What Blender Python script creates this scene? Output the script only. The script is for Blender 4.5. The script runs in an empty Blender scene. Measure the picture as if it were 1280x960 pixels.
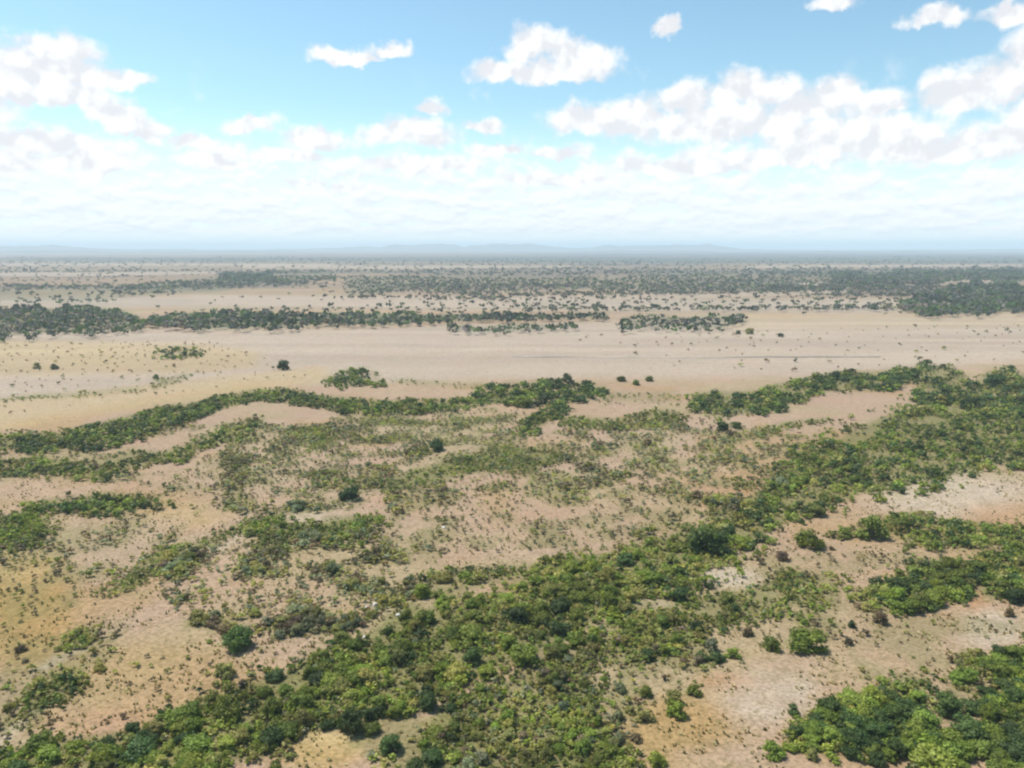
import bpy, math, random
import numpy as np
from mathutils import Vector

rng = np.random.default_rng(7)
random.seed(7)
scene = bpy.context.scene
col = scene.collection
R = math.radians

# ------------------------------------------------------------------ camera, light, sky
CAM_H = 60.0
F = 985.0                                   # focal length in pixels of a 1280 x 960 frame
PITCH = R(9.86)
cam_d = bpy.data.cameras.new('camera')
cam_d.sensor_width = 36.0
cam_d.lens = 36.0 * F / 1280.0
cam_d.clip_start = 1.0
cam_d.clip_end = 200000.0
cam = bpy.data.objects.new('camera', cam_d)
cam.location = (0, 0, CAM_H)
cam.rotation_euler = (R(90) - PITCH, 0, 0)
col.objects.link(cam)
scene.camera = cam
scene.view_settings.view_transform = 'Standard'
scene.view_settings.look = 'None'
scene.view_settings.exposure = 0.45
scene.view_settings.gamma = 1.0
scene.cycles.filter_width = 2.2             # the softness of a small drone lens
scene.cycles.max_bounces = 5
scene.cycles.diffuse_bounces = 2
scene.cycles.transmission_bounces = 2
scene.cycles.volume_bounces = 1
scene.cycles.use_denoising = True

SUN_EL, SUN_AZ = R(60), R(-66)              # ahead of the camera and to the left
sun_dir = Vector((math.sin(SUN_AZ) * math.cos(SUN_EL), math.cos(SUN_AZ) * math.cos(SUN_EL), math.sin(SUN_EL)))
sl = bpy.data.lights.new('sun', 'SUN')
sl.energy = 4.6
sl.angle = R(0.5)
sl.color = (1.0, 0.955, 0.89)
sun = bpy.data.objects.new('sun', sl)
sun.rotation_euler = (-sun_dir).to_track_quat('-Z', 'Y').to_euler()
sun.location = (0, 0, 300)
col.objects.link(sun)


class NT:
    """short-hand for building node trees"""
    def __init__(self, tree):
        self.t = tree
        tree.nodes.clear()

    def n(self, kind, **kw):
        nd = self.t.nodes.new(kind)
        for k, v in kw.items():
            setattr(nd, k, v)
        return nd

    def put(self, sock, v):
        if v is None:
            return
        if isinstance(v, bpy.types.NodeSocket):
            self.t.links.new(v, sock)
        else:
            if hasattr(sock.default_value, '__len__') and not hasattr(v, '__len__'):
                v = (v,) * len(sock.default_value)
            if hasattr(sock.default_value, '__len__') and len(sock.default_value) == 4 and len(v) == 3:
                v = tuple(v) + (1.0,)
            sock.default_value = v

    def m(self, op, a, b=None, c=None, clamp=False):
        nd = self.n('ShaderNodeMath', operation=op, use_clamp=clamp)
        self.put(nd.inputs[0], a); self.put(nd.inputs[1], b); self.put(nd.inputs[2], c)
        return nd.outputs[0]

    def v(self, op, a, b=None, c=None):
        nd = self.n('ShaderNodeVectorMath', operation=op)
        self.put(nd.inputs[0], a); self.put(nd.inputs[1], b)
        if c is not None:
            self.put(nd.inputs[2], c)
        return nd.outputs['Value'] if op in ('LENGTH', 'DOT_PRODUCT') else nd.outputs[0]

    def noise(self, vec, scale, detail=4, rough=0.55, dist=0.0):
        nd = self.n('ShaderNodeTexNoise')
        self.put(nd.inputs['Vector'], vec)
        nd.inputs['Scale'].default_value = scale
        nd.inputs['Detail'].default_value = detail
        nd.inputs['Roughness'].default_value = rough
        nd.inputs['Distortion'].default_value = dist
        return nd.outputs['Fac']

    def step(self, x, lo, hi, a=0.0, b=1.0):
        nd = self.n('ShaderNodeMapRange', interpolation_type='SMOOTHSTEP')
        self.put(nd.inputs['Value'], x)
        self.put(nd.inputs['From Min'], lo); self.put(nd.inputs['From Max'], hi)
        self.put(nd.inputs['To Min'], a); self.put(nd.inputs['To Max'], b)
        return nd.outputs[0]

    def mix(self, fac, a, b, blend='MIX'):
        nd = self.n('ShaderNodeMix', data_type='RGBA', blend_type=blend)
        self.put(nd.inputs[0], fac); self.put(nd.inputs[6], a); self.put(nd.inputs[7], b)
        return nd.outputs[2]

    def vec(self, x, y, z=0.0):
        nd = self.n('ShaderNodeCombineXYZ')
        self.put(nd.inputs[0], x); self.put(nd.inputs[1], y); self.put(nd.inputs[2], z)
        return nd.outputs[0]


def pix_dir(px, py):
    """unit direction seen at a point of the photograph (1280 x 960)"""
    u = (np.asarray(px, float) - 640) / F
    v = (480 - np.asarray(py, float)) / F
    x = u
    y = math.cos(PITCH) + v * math.sin(PITCH)
    z = -math.sin(PITCH) + v * math.cos(PITCH)
    l = np.sqrt(x * x + y * y + z * z)
    return x / l, y / l, z / l


def azel(px, py):
    x, y, z = pix_dir(px, py)
    return math.degrees(math.atan2(x, y)), math.degrees(math.asin(z))


world = bpy.data.worlds.new('World')
scene.world = world
world.use_nodes = True
W = NT(world.node_tree)
out = W.n('ShaderNodeOutputWorld')
sky = W.n('ShaderNodeTexSky', sky_type='NISHITA', sun_disc=False, sun_elevation=SUN_EL,
          sun_rotation=SUN_AZ, altitude=300, air_density=1.0, dust_density=0.6, ozone_density=1.6)
tc = W.n('ShaderNodeTexCoord')
sep = W.n('ShaderNodeSeparateXYZ')
W.put(sep.inputs[0], tc.outputs['Generated'])
dx, dy, dz = sep.outputs
az = W.m('MULTIPLY', W.m('ARCTAN2', dx, dy), 180 / math.pi)
el = W.m('MULTIPLY', W.m('ARCSINE', dz), 180 / math.pi)
P = W.vec(az, el)
# cumulus heads: ellipses of sky direction (degrees), broken up by noise
BLOBS = [(62, 92, 88, 38), (75, 66, 55, 24), (30, 88, 50, 26), (140, 98, 40, 14), (60, 120, 110, 22), (150, 150, 48, 22), (190, 165, 30, 16), (120, 132, 40, 16),
         (50, 178, 75, 22), (10, 205, 80, 24), (100, 205, 70, 20), (-60, 120, 90, 60),
         (415, 72, 32, 17), (448, 78, 34, 11), (485, 66, 28, 15),
         (625, 92, 46, 18), (668, 62, 46, 27), (725, 74, 46, 28), (685, 92, 92, 18),
         (835, 38, 20, 15), (1040, 3, 32, 14), (1165, 26, 42, 16), (1255, 22, 36, 18),
         (735, 150, 55, 24), (790, 152, 60, 30), (855, 128, 45, 27), (935, 118, 70, 32), (900, 160, 120, 32), (1005, 140, 65, 30), (1048, 120, 46, 26), (1105, 132, 38, 26),
         (1060, 172, 140, 32), (1200, 122, 60, 36), (1255, 108, 60, 44), (1300, 80, 50, 60), (1160, 188, 120, 26), (1260, 180, 90, 28), (960, 200, 130, 18), (1340, 140, 90, 60),
         (310, 157, 30, 16), (395, 175, 48, 19), (360, 196, 44, 12), (265, 205, 50, 12), (540, 137, 22, 14), (515, 168, 62, 23), (530, 205, 78, 15), (607, 157, 26, 11),
         (625, 185, 38, 12), (695, 190, 36, 11), (690, 225, 70, 12), (830, 210, 80, 14), (400, 235, 60, 10), (240, 180, 30, 14)]
warp = W.n('ShaderNodeTexNoise')
W.put(warp.inputs['Vector'], P)
warp.inputs['Scale'].default_value = 0.42
warp.inputs['Detail'].default_value = 5
warp.inputs['Roughness'].default_value = 0.6
Pw = W.v('MULTIPLY_ADD', W.v('SUBTRACT', warp.outputs['Color'], (0.5, 0.5, 0.5)), (2.6, 2.2, 0), P)
field = None
for (bx, by, rx, ry) in BLOBS:
    a, e = azel(bx, by)
    a1, e1 = azel(bx + rx, by)
    a2, e2 = azel(bx, by - ry)
    sx, sy = 1 / (abs(a1 - a) + .01), 1 / (abs(e2 - e) + .01)
    sx, sy = sx / 1.16, sy / 1.16
    q = W.v('MULTIPLY_ADD', Pw, (sx, sy, 0), (-a * sx, -e * sy, 0))
    q = W.v('MAXIMUM', q, W.v('MULTIPLY', q, (-1, -1.55, 0)))      # flatter undersides
    val = W.m('SUBTRACT', 1.0, W.v('LENGTH', q))
    field = val if field is None else W.m('SMOOTH_MAX', field, val, 0.12)
detail = W.noise(P, 0.62, 7, 0.52)
detail_up = W.noise(W.v('ADD', P, (-0.35, 0.8, 0)), 0.62, 5, 0.48)
# the same kind of cumulus goes on over the rest of the sky
pl = W.v('DIVIDE', W.vec(dx, dy), W.m('MAXIMUM', dz, 0.05))
plan = W.noise(pl, 1.3, 7, 0.58)
aside = W.m('MAXIMUM', W.step(W.m('ABSOLUTE', az), 38, 48), W.step(el, 19, 26))
gen = W.m('MULTIPLY', W.m('SUBTRACT', plan, 0.62), W.m('MULTIPLY', aside, 6.0))
gen = W.m('SUBTRACT', gen, W.m('MULTIPLY', W.m('SUBTRACT', 1.0, aside), 1.0))
field = W.m('MAXIMUM', field, gen)
dens = W.m('ADD', field, W.m('MULTIPLY', W.m('SUBTRACT', detail, 0.5), 1.15))
cum = W.step(dens, -0.10, 0.46)
cum = W.m('MULTIPLY', cum, W.step(el, 1.0, 5.0))
# the low field of distant cumulus, foreshortened towards the horizon
el_s = W.m('ADD', W.m('MAXIMUM', el, 0.0), 2.2)
lowp = W.vec(W.m('MULTIPLY', az, 0.42), W.m('MULTIPLY', W.m('LOGARITHM', el_s, math.e), 5.0), 3.7)
low_n = W.noise(lowp, 1.0, 6, 0.52)
low_up = W.noise(W.v('ADD', lowp, (-0.05, 0.28, 0)), 1.0, 7, 0.6)
cover = W.step(el, 1.2, 10.0, 0.32, 0.70)
low = W.step(W.m('SUBTRACT', low_n, cover), -0.10, 0.12)
low = W.m('MULTIPLY', W.m('MULTIPLY', low, W.step(el, 0.1, 1.2)), W.step(el, 12.5, 8.5))
relief = W.m('MULTIPLY', W.m('SUBTRACT', detail, detail_up), 2.6)
relief_l = W.m('MULTIPLY', W.m('SUBTRACT', low_n, low_up), 2.0)
shade_c = W.m('ADD', W.step(W.m('ADD', relief, W.m('MULTIPLY', detail, 0.0)), -0.35, 0.3), 0.0)
shade_l = W.step(relief_l, -0.4, 0.25)
cloud_c = W.mix(shade_c, (0.825, 0.835, 0.87), (1.03, 1.025, 1.015))
cloud_l = W.mix(shade_l, (0.80, 0.845, 0.90), (1.03, 1.03, 1.025))
sky_col = W.mix(1.0, sky.outputs[0], (1.03, 1.20, 1.09), 'MULTIPLY')
pale = W.step(el, 10.0, 1.0, 0.0, 0.6)
sky_col = W.mix(pale, sky_col, (7.3, 8.2, 8.7))
bg_sky = W.n('ShaderNodeBackground'); W.put(bg_sky.inputs[0], sky_col); bg_sky.inputs[1].default_value = 0.112
bg_low = W.n('ShaderNodeBackground'); W.put(bg_low.inputs[0], cloud_l); bg_low.inputs[1].default_value = 0.77
bg_cum = W.n('ShaderNodeBackground'); W.put(bg_cum.inputs[0], cloud_c); bg_cum.inputs[1].default_value = 0.77
m1 = W.n('ShaderNodeMixShader'); W.put(m1.inputs[0], W.m('MULTIPLY', low, 0.9)); W.put(m1.inputs[1], bg_sky.outputs[0]); W.put(m1.inputs[2], bg_low.outputs[0])
m2 = W.n('ShaderNodeMixShader'); W.put(m2.inputs[0], W.m('MULTIPLY', cum, 0.96)); W.put(m2.inputs[1], m1.outputs[0]); W.put(m2.inputs[2], bg_cum.outputs[0])
W.put(out.inputs[0], m2.outputs[0])

# ------------------------------------------------------------------ the lie of the land
def hash2(ix, iy, s):
    h = (ix * 374761393 + iy * 668265263 + s * 974634361) & 0xffffffff
    h = ((h ^ (h >> 13)) * 1274126177) & 0xffffffff
    return ((h ^ (h >> 16)) & 0xffff) / 65535.0


def vnoise(x, y, s=0):
    x = np.asarray(x, float); y = np.asarray(y, float)
    ix = np.floor(x).astype(np.int64); iy = np.floor(y).astype(np.int64)
    fx = x - ix; fy = y - iy
    fx = fx * fx * (3 - 2 * fx); fy = fy * fy * (3 - 2 * fy)
    a = hash2(ix, iy, s); b = hash2(ix + 1, iy, s); c = hash2(ix, iy + 1, s); d = hash2(ix + 1, iy + 1, s)
    return (a * (1 - fx) + b * fx) * (1 - fy) + (c * (1 - fx) + d * fx) * fy


def fbm(x, y, s=0, o=4):
    t = 0; a = 0.5; n = 0
    for k in range(o):
        t = t + a * vnoise(x * 2 ** k + 17.3 * k, y * 2 ** k - 9.1 * k, s + k); n += a; a *= .5
    return t / n


def sstep(x, a, b):
    t = np.clip((x - a) / (b - a), 0, 1)
    return t * t * (3 - 2 * t)


def height(x, y):
    x = np.asarray(x, float); y = np.asarray(y, float)
    r = np.sqrt(x * x + y * y)
    near = (fbm(x / 38, y / 38, 3, 3) - .5) * 2.2 + (fbm(x / 160, y / 160, 11, 2) - .5) * 3.0
    far = (fbm(x / 1500, y / 1500, 21, 3) - .5) * 10
    w = sstep(r, 350, 900)
    return near * (1 - w) + far * sstep(r, 500, 2500)


def ground_at(px, py, lift=0.0):
    """the point of the ground (raised by lift) seen at a point of the photograph"""
    x, y, z = pix_dir(px, py)
    z = np.minimum(z, -0.0016)
    h = np.zeros_like(x)
    for k in range(10):
        t = (CAM_H - h - lift) / -z
        h = h * .4 + .6 * height(x * t, y * t)
    t = (CAM_H - h - lift) / -z
    X, Y = x * t, y * t
    return X, Y, height(X, Y)


def project(x, y, z):
    d = y * math.cos(PITCH) - (z - CAM_H) * math.sin(PITCH)
    u = y * math.sin(PITCH) + (z - CAM_H) * math.cos(PITCH)
    d = np.maximum(d, 1e-3)
    return 640 + F * x / d, 480 - F * u / d, d


# ------------------------------------------------------------------ traced vegetation
# (place, [(x, top, bottom) ...] in photo pixels, kind, spacing m, size range m, tones, undergrowth)
G, D, B, O, S, N = 'green', 'dark green', 'bright green', 'olive', 'grey green', 'brownish'
TONES = {G: (0.134, 0.168, 0.026), D: (0.050, 0.080, 0.020), B: (0.158, 0.192, 0.030), O: (0.200, 0.194, 0.054),
         'far dark': (0.050, 0.060, 0.042), 'far brown': (0.105, 0.088, 0.072), S: (0.160, 0.172, 0.090), N: (0.150, 0.112, 0.062)}
BANDS = [
    ('curving left hedge band', [(0, 543, 561), (40, 543, 560), (75, 541, 559), (110, 530, 557), (140, 524, 554), (175, 516, 546), (200, 510, 533), (240, 503, 523), (280, 494, 509), (320, 487, 501), (350, 486, 498), (370, 488, 503), (400, 494, 509), (440, 498, 513), (480, 500, 515), (520, 499, 515), (560, 499, 511), (600, 495, 507), (640, 484, 500)], 'tree', 2.5, (2.2, 3.6), {G: 4, D: 3, O: 1}, .8),
    ('second hedge row at the left', [(0, 572, 588), (25, 573, 588), (40, 568, 585), (100, 578, 595), (130, 577, 596), (150, 565, 590), (175, 562, 585), (205, 565, 575), (230, 558, 575), (250, 545, 560), (280, 534, 555), (305, 525, 545), (325, 520, 530)], 'tree', 2.8, (1.6, 2.9), {G: 3, D: 2, O: 2}, .6),
    ('thin dark row at the left', [(10, 587, 594), (40, 584, 593), (70, 581, 590), (98, 577, 586)], 'bush', 1.7, (1.4, 2.2), {O: 2, D: 2}, .6),
    ('thin brown row under the hedge', [(150, 545, 553), (195, 533, 540), (245, 522, 529)], 'bush', 2.2, (1.2, 1.8), {N: 2, O: 2}, .3),
    ('dark row left of the drainage line', [(35, 627, 635), (70, 622, 636), (110, 618, 638), (140, 615, 641), (165, 617, 633), (205, 619, 630)], 'tree', 2.1, (1.9, 2.9), {D: 3, G: 3, O: 1}, .7),
    ('bright left edge clump', [(0, 648, 680), (20, 641, 682), (40, 641, 677), (57, 648, 664)], 'bush', 1.5, (1.4, 2.3), {G: 4, B: 2, D: 1}, 1),
    ('crooked shrub line by the scrub', [(268, 612, 638), (285, 590, 640), (300, 566, 626), (312, 545, 580)], 'bush', 2.3, (1.2, 2.0), {O: 3, D: 1, N: 1}, .4),
    ('green scrub patch by the hedge', [(362, 535, 548), (385, 533, 565), (405, 534, 562), (424, 537, 556)], 'bush', 1.9, (1.3, 2.2), {G: 3, O: 2, D: 1}, .6),
    ('middle of the scrub', [(385, 575, 600), (410, 580, 612), (440, 595, 620), (470, 592, 606)], 'bush', 2.1, (1.3, 2.1), {G: 2, O: 3, D: 1}, .4),
    ('low green lens in the centre', [(470, 606, 615), (500, 594, 613), (540, 580, 603), (580, 568, 594), (620, 558, 590), (660, 560, 590), (700, 564, 578), (716, 568, 573)], 'bush', 1.35, (0.9, 1.7), {G: 6, S: 2, O: 2}, 1),
    ('green drainage line', [(140, 738, 748), (165, 712, 738), (185, 697, 724), (220, 680, 705), (245, 677, 690), (290, 661, 669), (320, 648, 657)], 'bush', 1.5, (0.9, 1.7), {G: 3, O: 3}, .8),
    ('hedge above the scrub field', [(318, 645, 668), (345, 647, 682), (365, 654, 668), (390, 651, 672), (420, 648, 680), (445, 645, 670), (472, 641, 655)], 'bush', 1.6, (1.4, 2.6), {G: 4, D: 2, O: 1}, .9),
    ('thin row below the hedge band', [(415, 520, 526), (460, 522, 530), (500, 524, 532), (538, 525, 532)], 'bush', 1.5, (1.1, 1.7), {O: 4, S: 1}, .5),
    ('faint row in the scrub', [(430, 538, 546), (460, 544, 552), (520, 545, 552)], 'bush', 1.8, (1.1, 1.7), {O: 4, S: 1}, .4),
    ('grey row right of the hedge', [(565, 521, 534), (600, 520, 530), (640, 519, 526)], 'bush', 1.8, (1.1, 1.8), {S: 2, O: 2}, .4),
    ('tall grove in the middle', [(590, 484, 498), (640, 476, 500), (680, 473, 506), (720, 476, 506), (742, 480, 498), (758, 481, 490)], 'tree', 3.5, (2.8, 5.6), {D: 5, G: 3}, .5),
    ('gully below the tall grove', [(645, 534, 544), (665, 518, 538), (685, 506, 528), (705, 504, 515)], 'tree', 2.3, (2.2, 3.4), {G: 3, D: 3}, .9),
    ('low thicket right of the gully', [(703, 520, 534), (740, 524, 536), (780, 521, 534), (820, 511, 531), (855, 514, 528)], 'tree', 2.6, (1.6, 2.8), {G: 4, O: 3}, .8),
    ('open scrub right of the grove', [(745, 488, 502), (790, 490, 502), (850, 488, 504)], 'bush', 3.6, (1.2, 2.2), {O: 3, G: 2, S: 1}, .4),
    ('dark tree band at the upper right', [(862, 492, 508), (900, 489, 522), (940, 489, 514), (970, 480, 510), (1000, 476, 500), (1030, 468, 490), (1060, 464, 488), (1100, 464, 489), (1130, 460, 482), (1145, 460, 470)], 'tree', 3.0, (2.8, 4.6), {D: 6, G: 3, O: 1}, .8),
    ('wood at the right edge', [(1142, 458, 496), (1160, 456, 516), (1180, 456, 508), (1205, 466, 505), (1215, 480, 515), (1235, 462, 520), (1280, 466, 520)], 'tree', 3.6, (2.2, 5.4), {D: 6, G: 3, O: 1}, .7),
    ('thin row above the diagonal belt', [(945, 536, 546), (985, 526, 534), (1040, 521, 528)], 'tree', 2.6, (1.6, 2.4), {O: 2, G: 2}, .5),
    ('wide diagonal tree belt', [(915, 640, 668), (940, 618, 690), (970, 605, 660), (1000, 590, 648), (1040, 548, 632), (1080, 532, 616), (1115, 516, 612), (1150, 506, 600), (1200, 498, 592), (1240, 508, 582), (1280, 508, 580)], 'tree', 3.2, (1.6, 3.8), {G: 5, D: 5, O: 2, B: 1}, .85),
    ('scrub at the head of the diagonal belt', [(985, 560, 585), (1010, 548, 585), (1040, 535, 560)], 'tree', 3.2, (1.8, 3.0), {D: 2, G: 3, O: 2}, .5),
    ('main thicket', [(425, 806, 905), (460, 795, 890), (492, 768, 880), (526, 752, 880), (560, 765, 870), (600, 748, 845), (640, 752, 830), (680, 708, 808), (720, 700, 795), (760, 690, 770), (800, 680, 750), (840, 670, 735), (870, 658, 722), (900, 648, 700), (922, 642, 690)], 'tree', 2.2, (1.4, 3.2), {G: 5, B: 4, D: 2, O: 3}, .9),
    ('upper main thicket edge', [(528, 716, 740), (560, 711, 745), (600, 708, 732), (640, 708, 726), (665, 708, 722)], 'tree', 2.6, (1.6, 2.9), {G: 4, D: 2, O: 2}, .6),
    ('bottom edge thicket', [(0, 938, 965), (40, 934, 965), (80, 929, 965), (120, 920, 965), (160, 912, 965), (200, 898, 965), (240, 874, 965), (270, 864, 955), (300, 850, 952), (340, 842, 945), (380, 825, 915), (425, 806, 905)], 'tree', 2.1, (1.4, 3.1), {B: 5, G: 5, D: 2, O: 2}, .9),
    ('thicket below the clearing', [(430, 905, 930), (450, 890, 940), (480, 885, 950), (505, 885, 965), (540, 905, 965), (560, 885, 965)], 'tree', 2.3, (1.8, 3.2), {G: 4, B: 3, D: 2, O: 2}, .7),
    ('bottom centre olive scrub', [(530, 905, 965), (560, 880, 965), (600, 855, 965), (640, 842, 965), (680, 828, 965), (710, 818, 965), (735, 840, 965), (752, 890, 965), (785, 935, 965)], 'bush', 1.55, (1.0, 2.2), {O: 5, G: 3, S: 2, N: 1}, .8),
    ('bottom centre bright patch', [(700, 888, 965), (730, 885, 965), (760, 905, 965), (790, 935, 965)], 'bush', 1.6, (1.2, 2.0), {B: 4, G: 4}, .9),
    ('olive thicket below pale strip', [(745, 792, 815), (770, 774, 820), (800, 763, 822), (830, 755, 815), (870, 745, 788), (905, 740, 782), (940, 735, 772), (975, 720, 764), (1005, 716, 760), (1035, 719, 757), (1055, 726, 750)], 'bush', 1.7, (1.2, 2.4), {O: 5, G: 4, D: 1}, .7),
    ('round bush row', [(1100, 718, 740), (1115, 728, 762), (1135, 712, 768), (1160, 704, 748), (1185, 700, 740), (1200, 697, 755), (1213, 705, 752)], 'tree', 2.0, (2.0, 3.2), {D: 3, G: 5, O: 1}, .8),
    ('right edge bush row', [(1222, 700, 742), (1240, 692, 748), (1258, 690, 745), (1280, 686, 745)], 'tree', 2.1, (2.0, 3.2), {D: 3, G: 4, O: 1}, .8),
    ('row below the bare field', [(1045, 660, 670), (1070, 655, 670), (1095, 650, 668), (1115, 643, 665), (1140, 643, 677), (1165, 648, 678), (1200, 651, 680), (1240, 653, 680), (1280, 658, 690)], 'tree', 2.3, (1.7, 3.0), {D: 3, G: 4, O: 2}, .7),
    ('big lower right thicket', [(1042, 875, 890), (1060, 870, 925), (1085, 862, 955), (1110, 850, 945), (1140, 846, 938), (1162, 850, 905)], 'tree', 1.75, (2.0, 3.3), {G: 5, D: 6}, 1),
    ('clump beside big thicket', [(985, 918, 932), (1005, 897, 930), (1025, 888, 940), (1045, 905, 948)], 'tree', 1.75, (1.7, 2.7), {G: 5, D: 2}, .9),
    ('bush pair above corner thicket', [(1195, 818, 850), (1212, 812, 846), (1235, 817, 836)], 'tree', 2.0, (1.9, 2.8), {G: 4, O: 2}, .8),
    ('corner thicket', [(1238, 870, 900), (1250, 850, 965), (1265, 825, 965), (1280, 815, 965)], 'tree', 2.0, (2.2, 3.5), {G: 4, D: 5}, .9),
    ('bottom right clump', [(1138, 928, 965), (1160, 915, 965), (1185, 918, 965), (1200, 935, 965)], 'tree', 2.0, (2.0, 3.0), {D: 3, G: 4, B: 1}, .9),
    ('shrub line on the ochre slope', [(78, 800, 812), (92, 788, 812), (110, 782, 802), (120, 782, 796)], 'bush', 1.3, (1.0, 1.7), {G: 4, O: 1}, .8),
    ('gully at the lower left', [(28, 872, 892), (45, 850, 890), (65, 842, 882), (85, 835, 872), (105, 838, 862)], 'bush', 1.35, (1.0, 1.8), {O: 3, G: 3, D: 1}, .7),
    ('brown left edge scrub', [(0, 895, 922), (20, 895, 915), (45, 888, 908), (60, 890, 900)], 'bush', 1.5, (0.8, 1.5), {N: 3, O: 3}, .5),
    ('grove on the plain', [(405, 472, 481), (430, 461, 481), (460, 459, 479), (482, 471, 480)], 'tree', 3.6, (2.2, 4.6), {D: 3, G: 4}, .4),
    ('copse on the left plain', [(193, 436, 445), (215, 433, 446), (240, 432, 444), (258, 436, 441)], 'tree', 4.6, (2.4, 4.6), {D: 4, G: 3}, .3),
    ('green line on the left plain', [(0, 497, 501), (60, 492, 498), (120, 488, 493), (180, 484, 488)], 'bush', 3.4, (1.2, 2.2), {O: 3, G: 2}, .5),
    ('shrub line on the left plain', [(190, 468, 484), (205, 472, 484), (240, 465, 470)], 'bush', 4.0, (1.4, 2.4), {O: 3, G: 2}, .5),
    ('shrub line below the plain', [(490, 472, 478), (560, 478, 483), (620, 480, 486)], 'bush', 4.2, (1.3, 2.4), {O: 3, D: 1}, .4),
]
FAR_BANDS = [
    ('far belt left', [(0, 386, 418), (30, 384, 419), (60, 385, 415), (110, 382, 414), (150, 386, 412), (180, 398, 413)], 8.5, (5, 9), .42),
    ('far belt', [(185, 398, 405), (220, 391, 408), (260, 390, 411), (300, 388, 411), (340, 391, 410), (380, 393, 406), (430, 390, 405), (480, 392, 405), (540, 393, 402), (600, 393, 400), (680, 393, 398), (760, 393, 397)], 9, (6, 10), .6),
    ('far row', [(560, 404, 413), (600, 409, 416), (640, 404, 414), (690, 405, 412), (720, 405, 409)], 10, (5, 8), .4),
    ('far copse', [(775, 396, 411), (820, 392, 411), (860, 396, 409), (900, 393, 411), (930, 392, 402)], 12, (6, 9), .4),
    ('far dark patch right', [(1130, 376, 388), (1160, 367, 390), (1200, 355, 392), (1240, 353, 390), (1280, 356, 389)], 10, (7, 12), .6),  # dark patch filled with close-set trees over dark ground
    ('far scatter left', [(0, 360, 376), (60, 358, 376), (120, 360, 376), (200, 352, 368), (270, 345, 366), (320, 342, 355), (420, 338, 350)], 15, (5, 9), .35),
    ('far scatter centre', [(430, 345, 372), (520, 344, 360), (640, 344, 356), (760, 346, 362), (850, 340, 364), (1050, 341, 366)], 18, (5, 9), .35),
    ('far dark band right', [(1040, 340, 360), (1120, 340, 358), (1200, 338, 350), (1280, 336, 350)], 14, (8, 13), .5),
    ('far dark streak', [(275, 342, 352), (310, 341, 351), (340, 341, 347)], 14, (8, 12), .5),
    ('sparse far trees', [(0, 338, 384), (400, 338, 386), (800, 338, 390), (1280, 336, 372)], 30, (4, 8), .06),
    ('sparse plain trees', [(0, 376, 390), (600, 374, 390), (1130, 372, 392)], 26, (4, 8), .05),
    ('hazy far woods', [(0, 322, 340), (640, 322, 342), (1280, 322, 340)], 55, (8, 12), .2),
]
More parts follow.
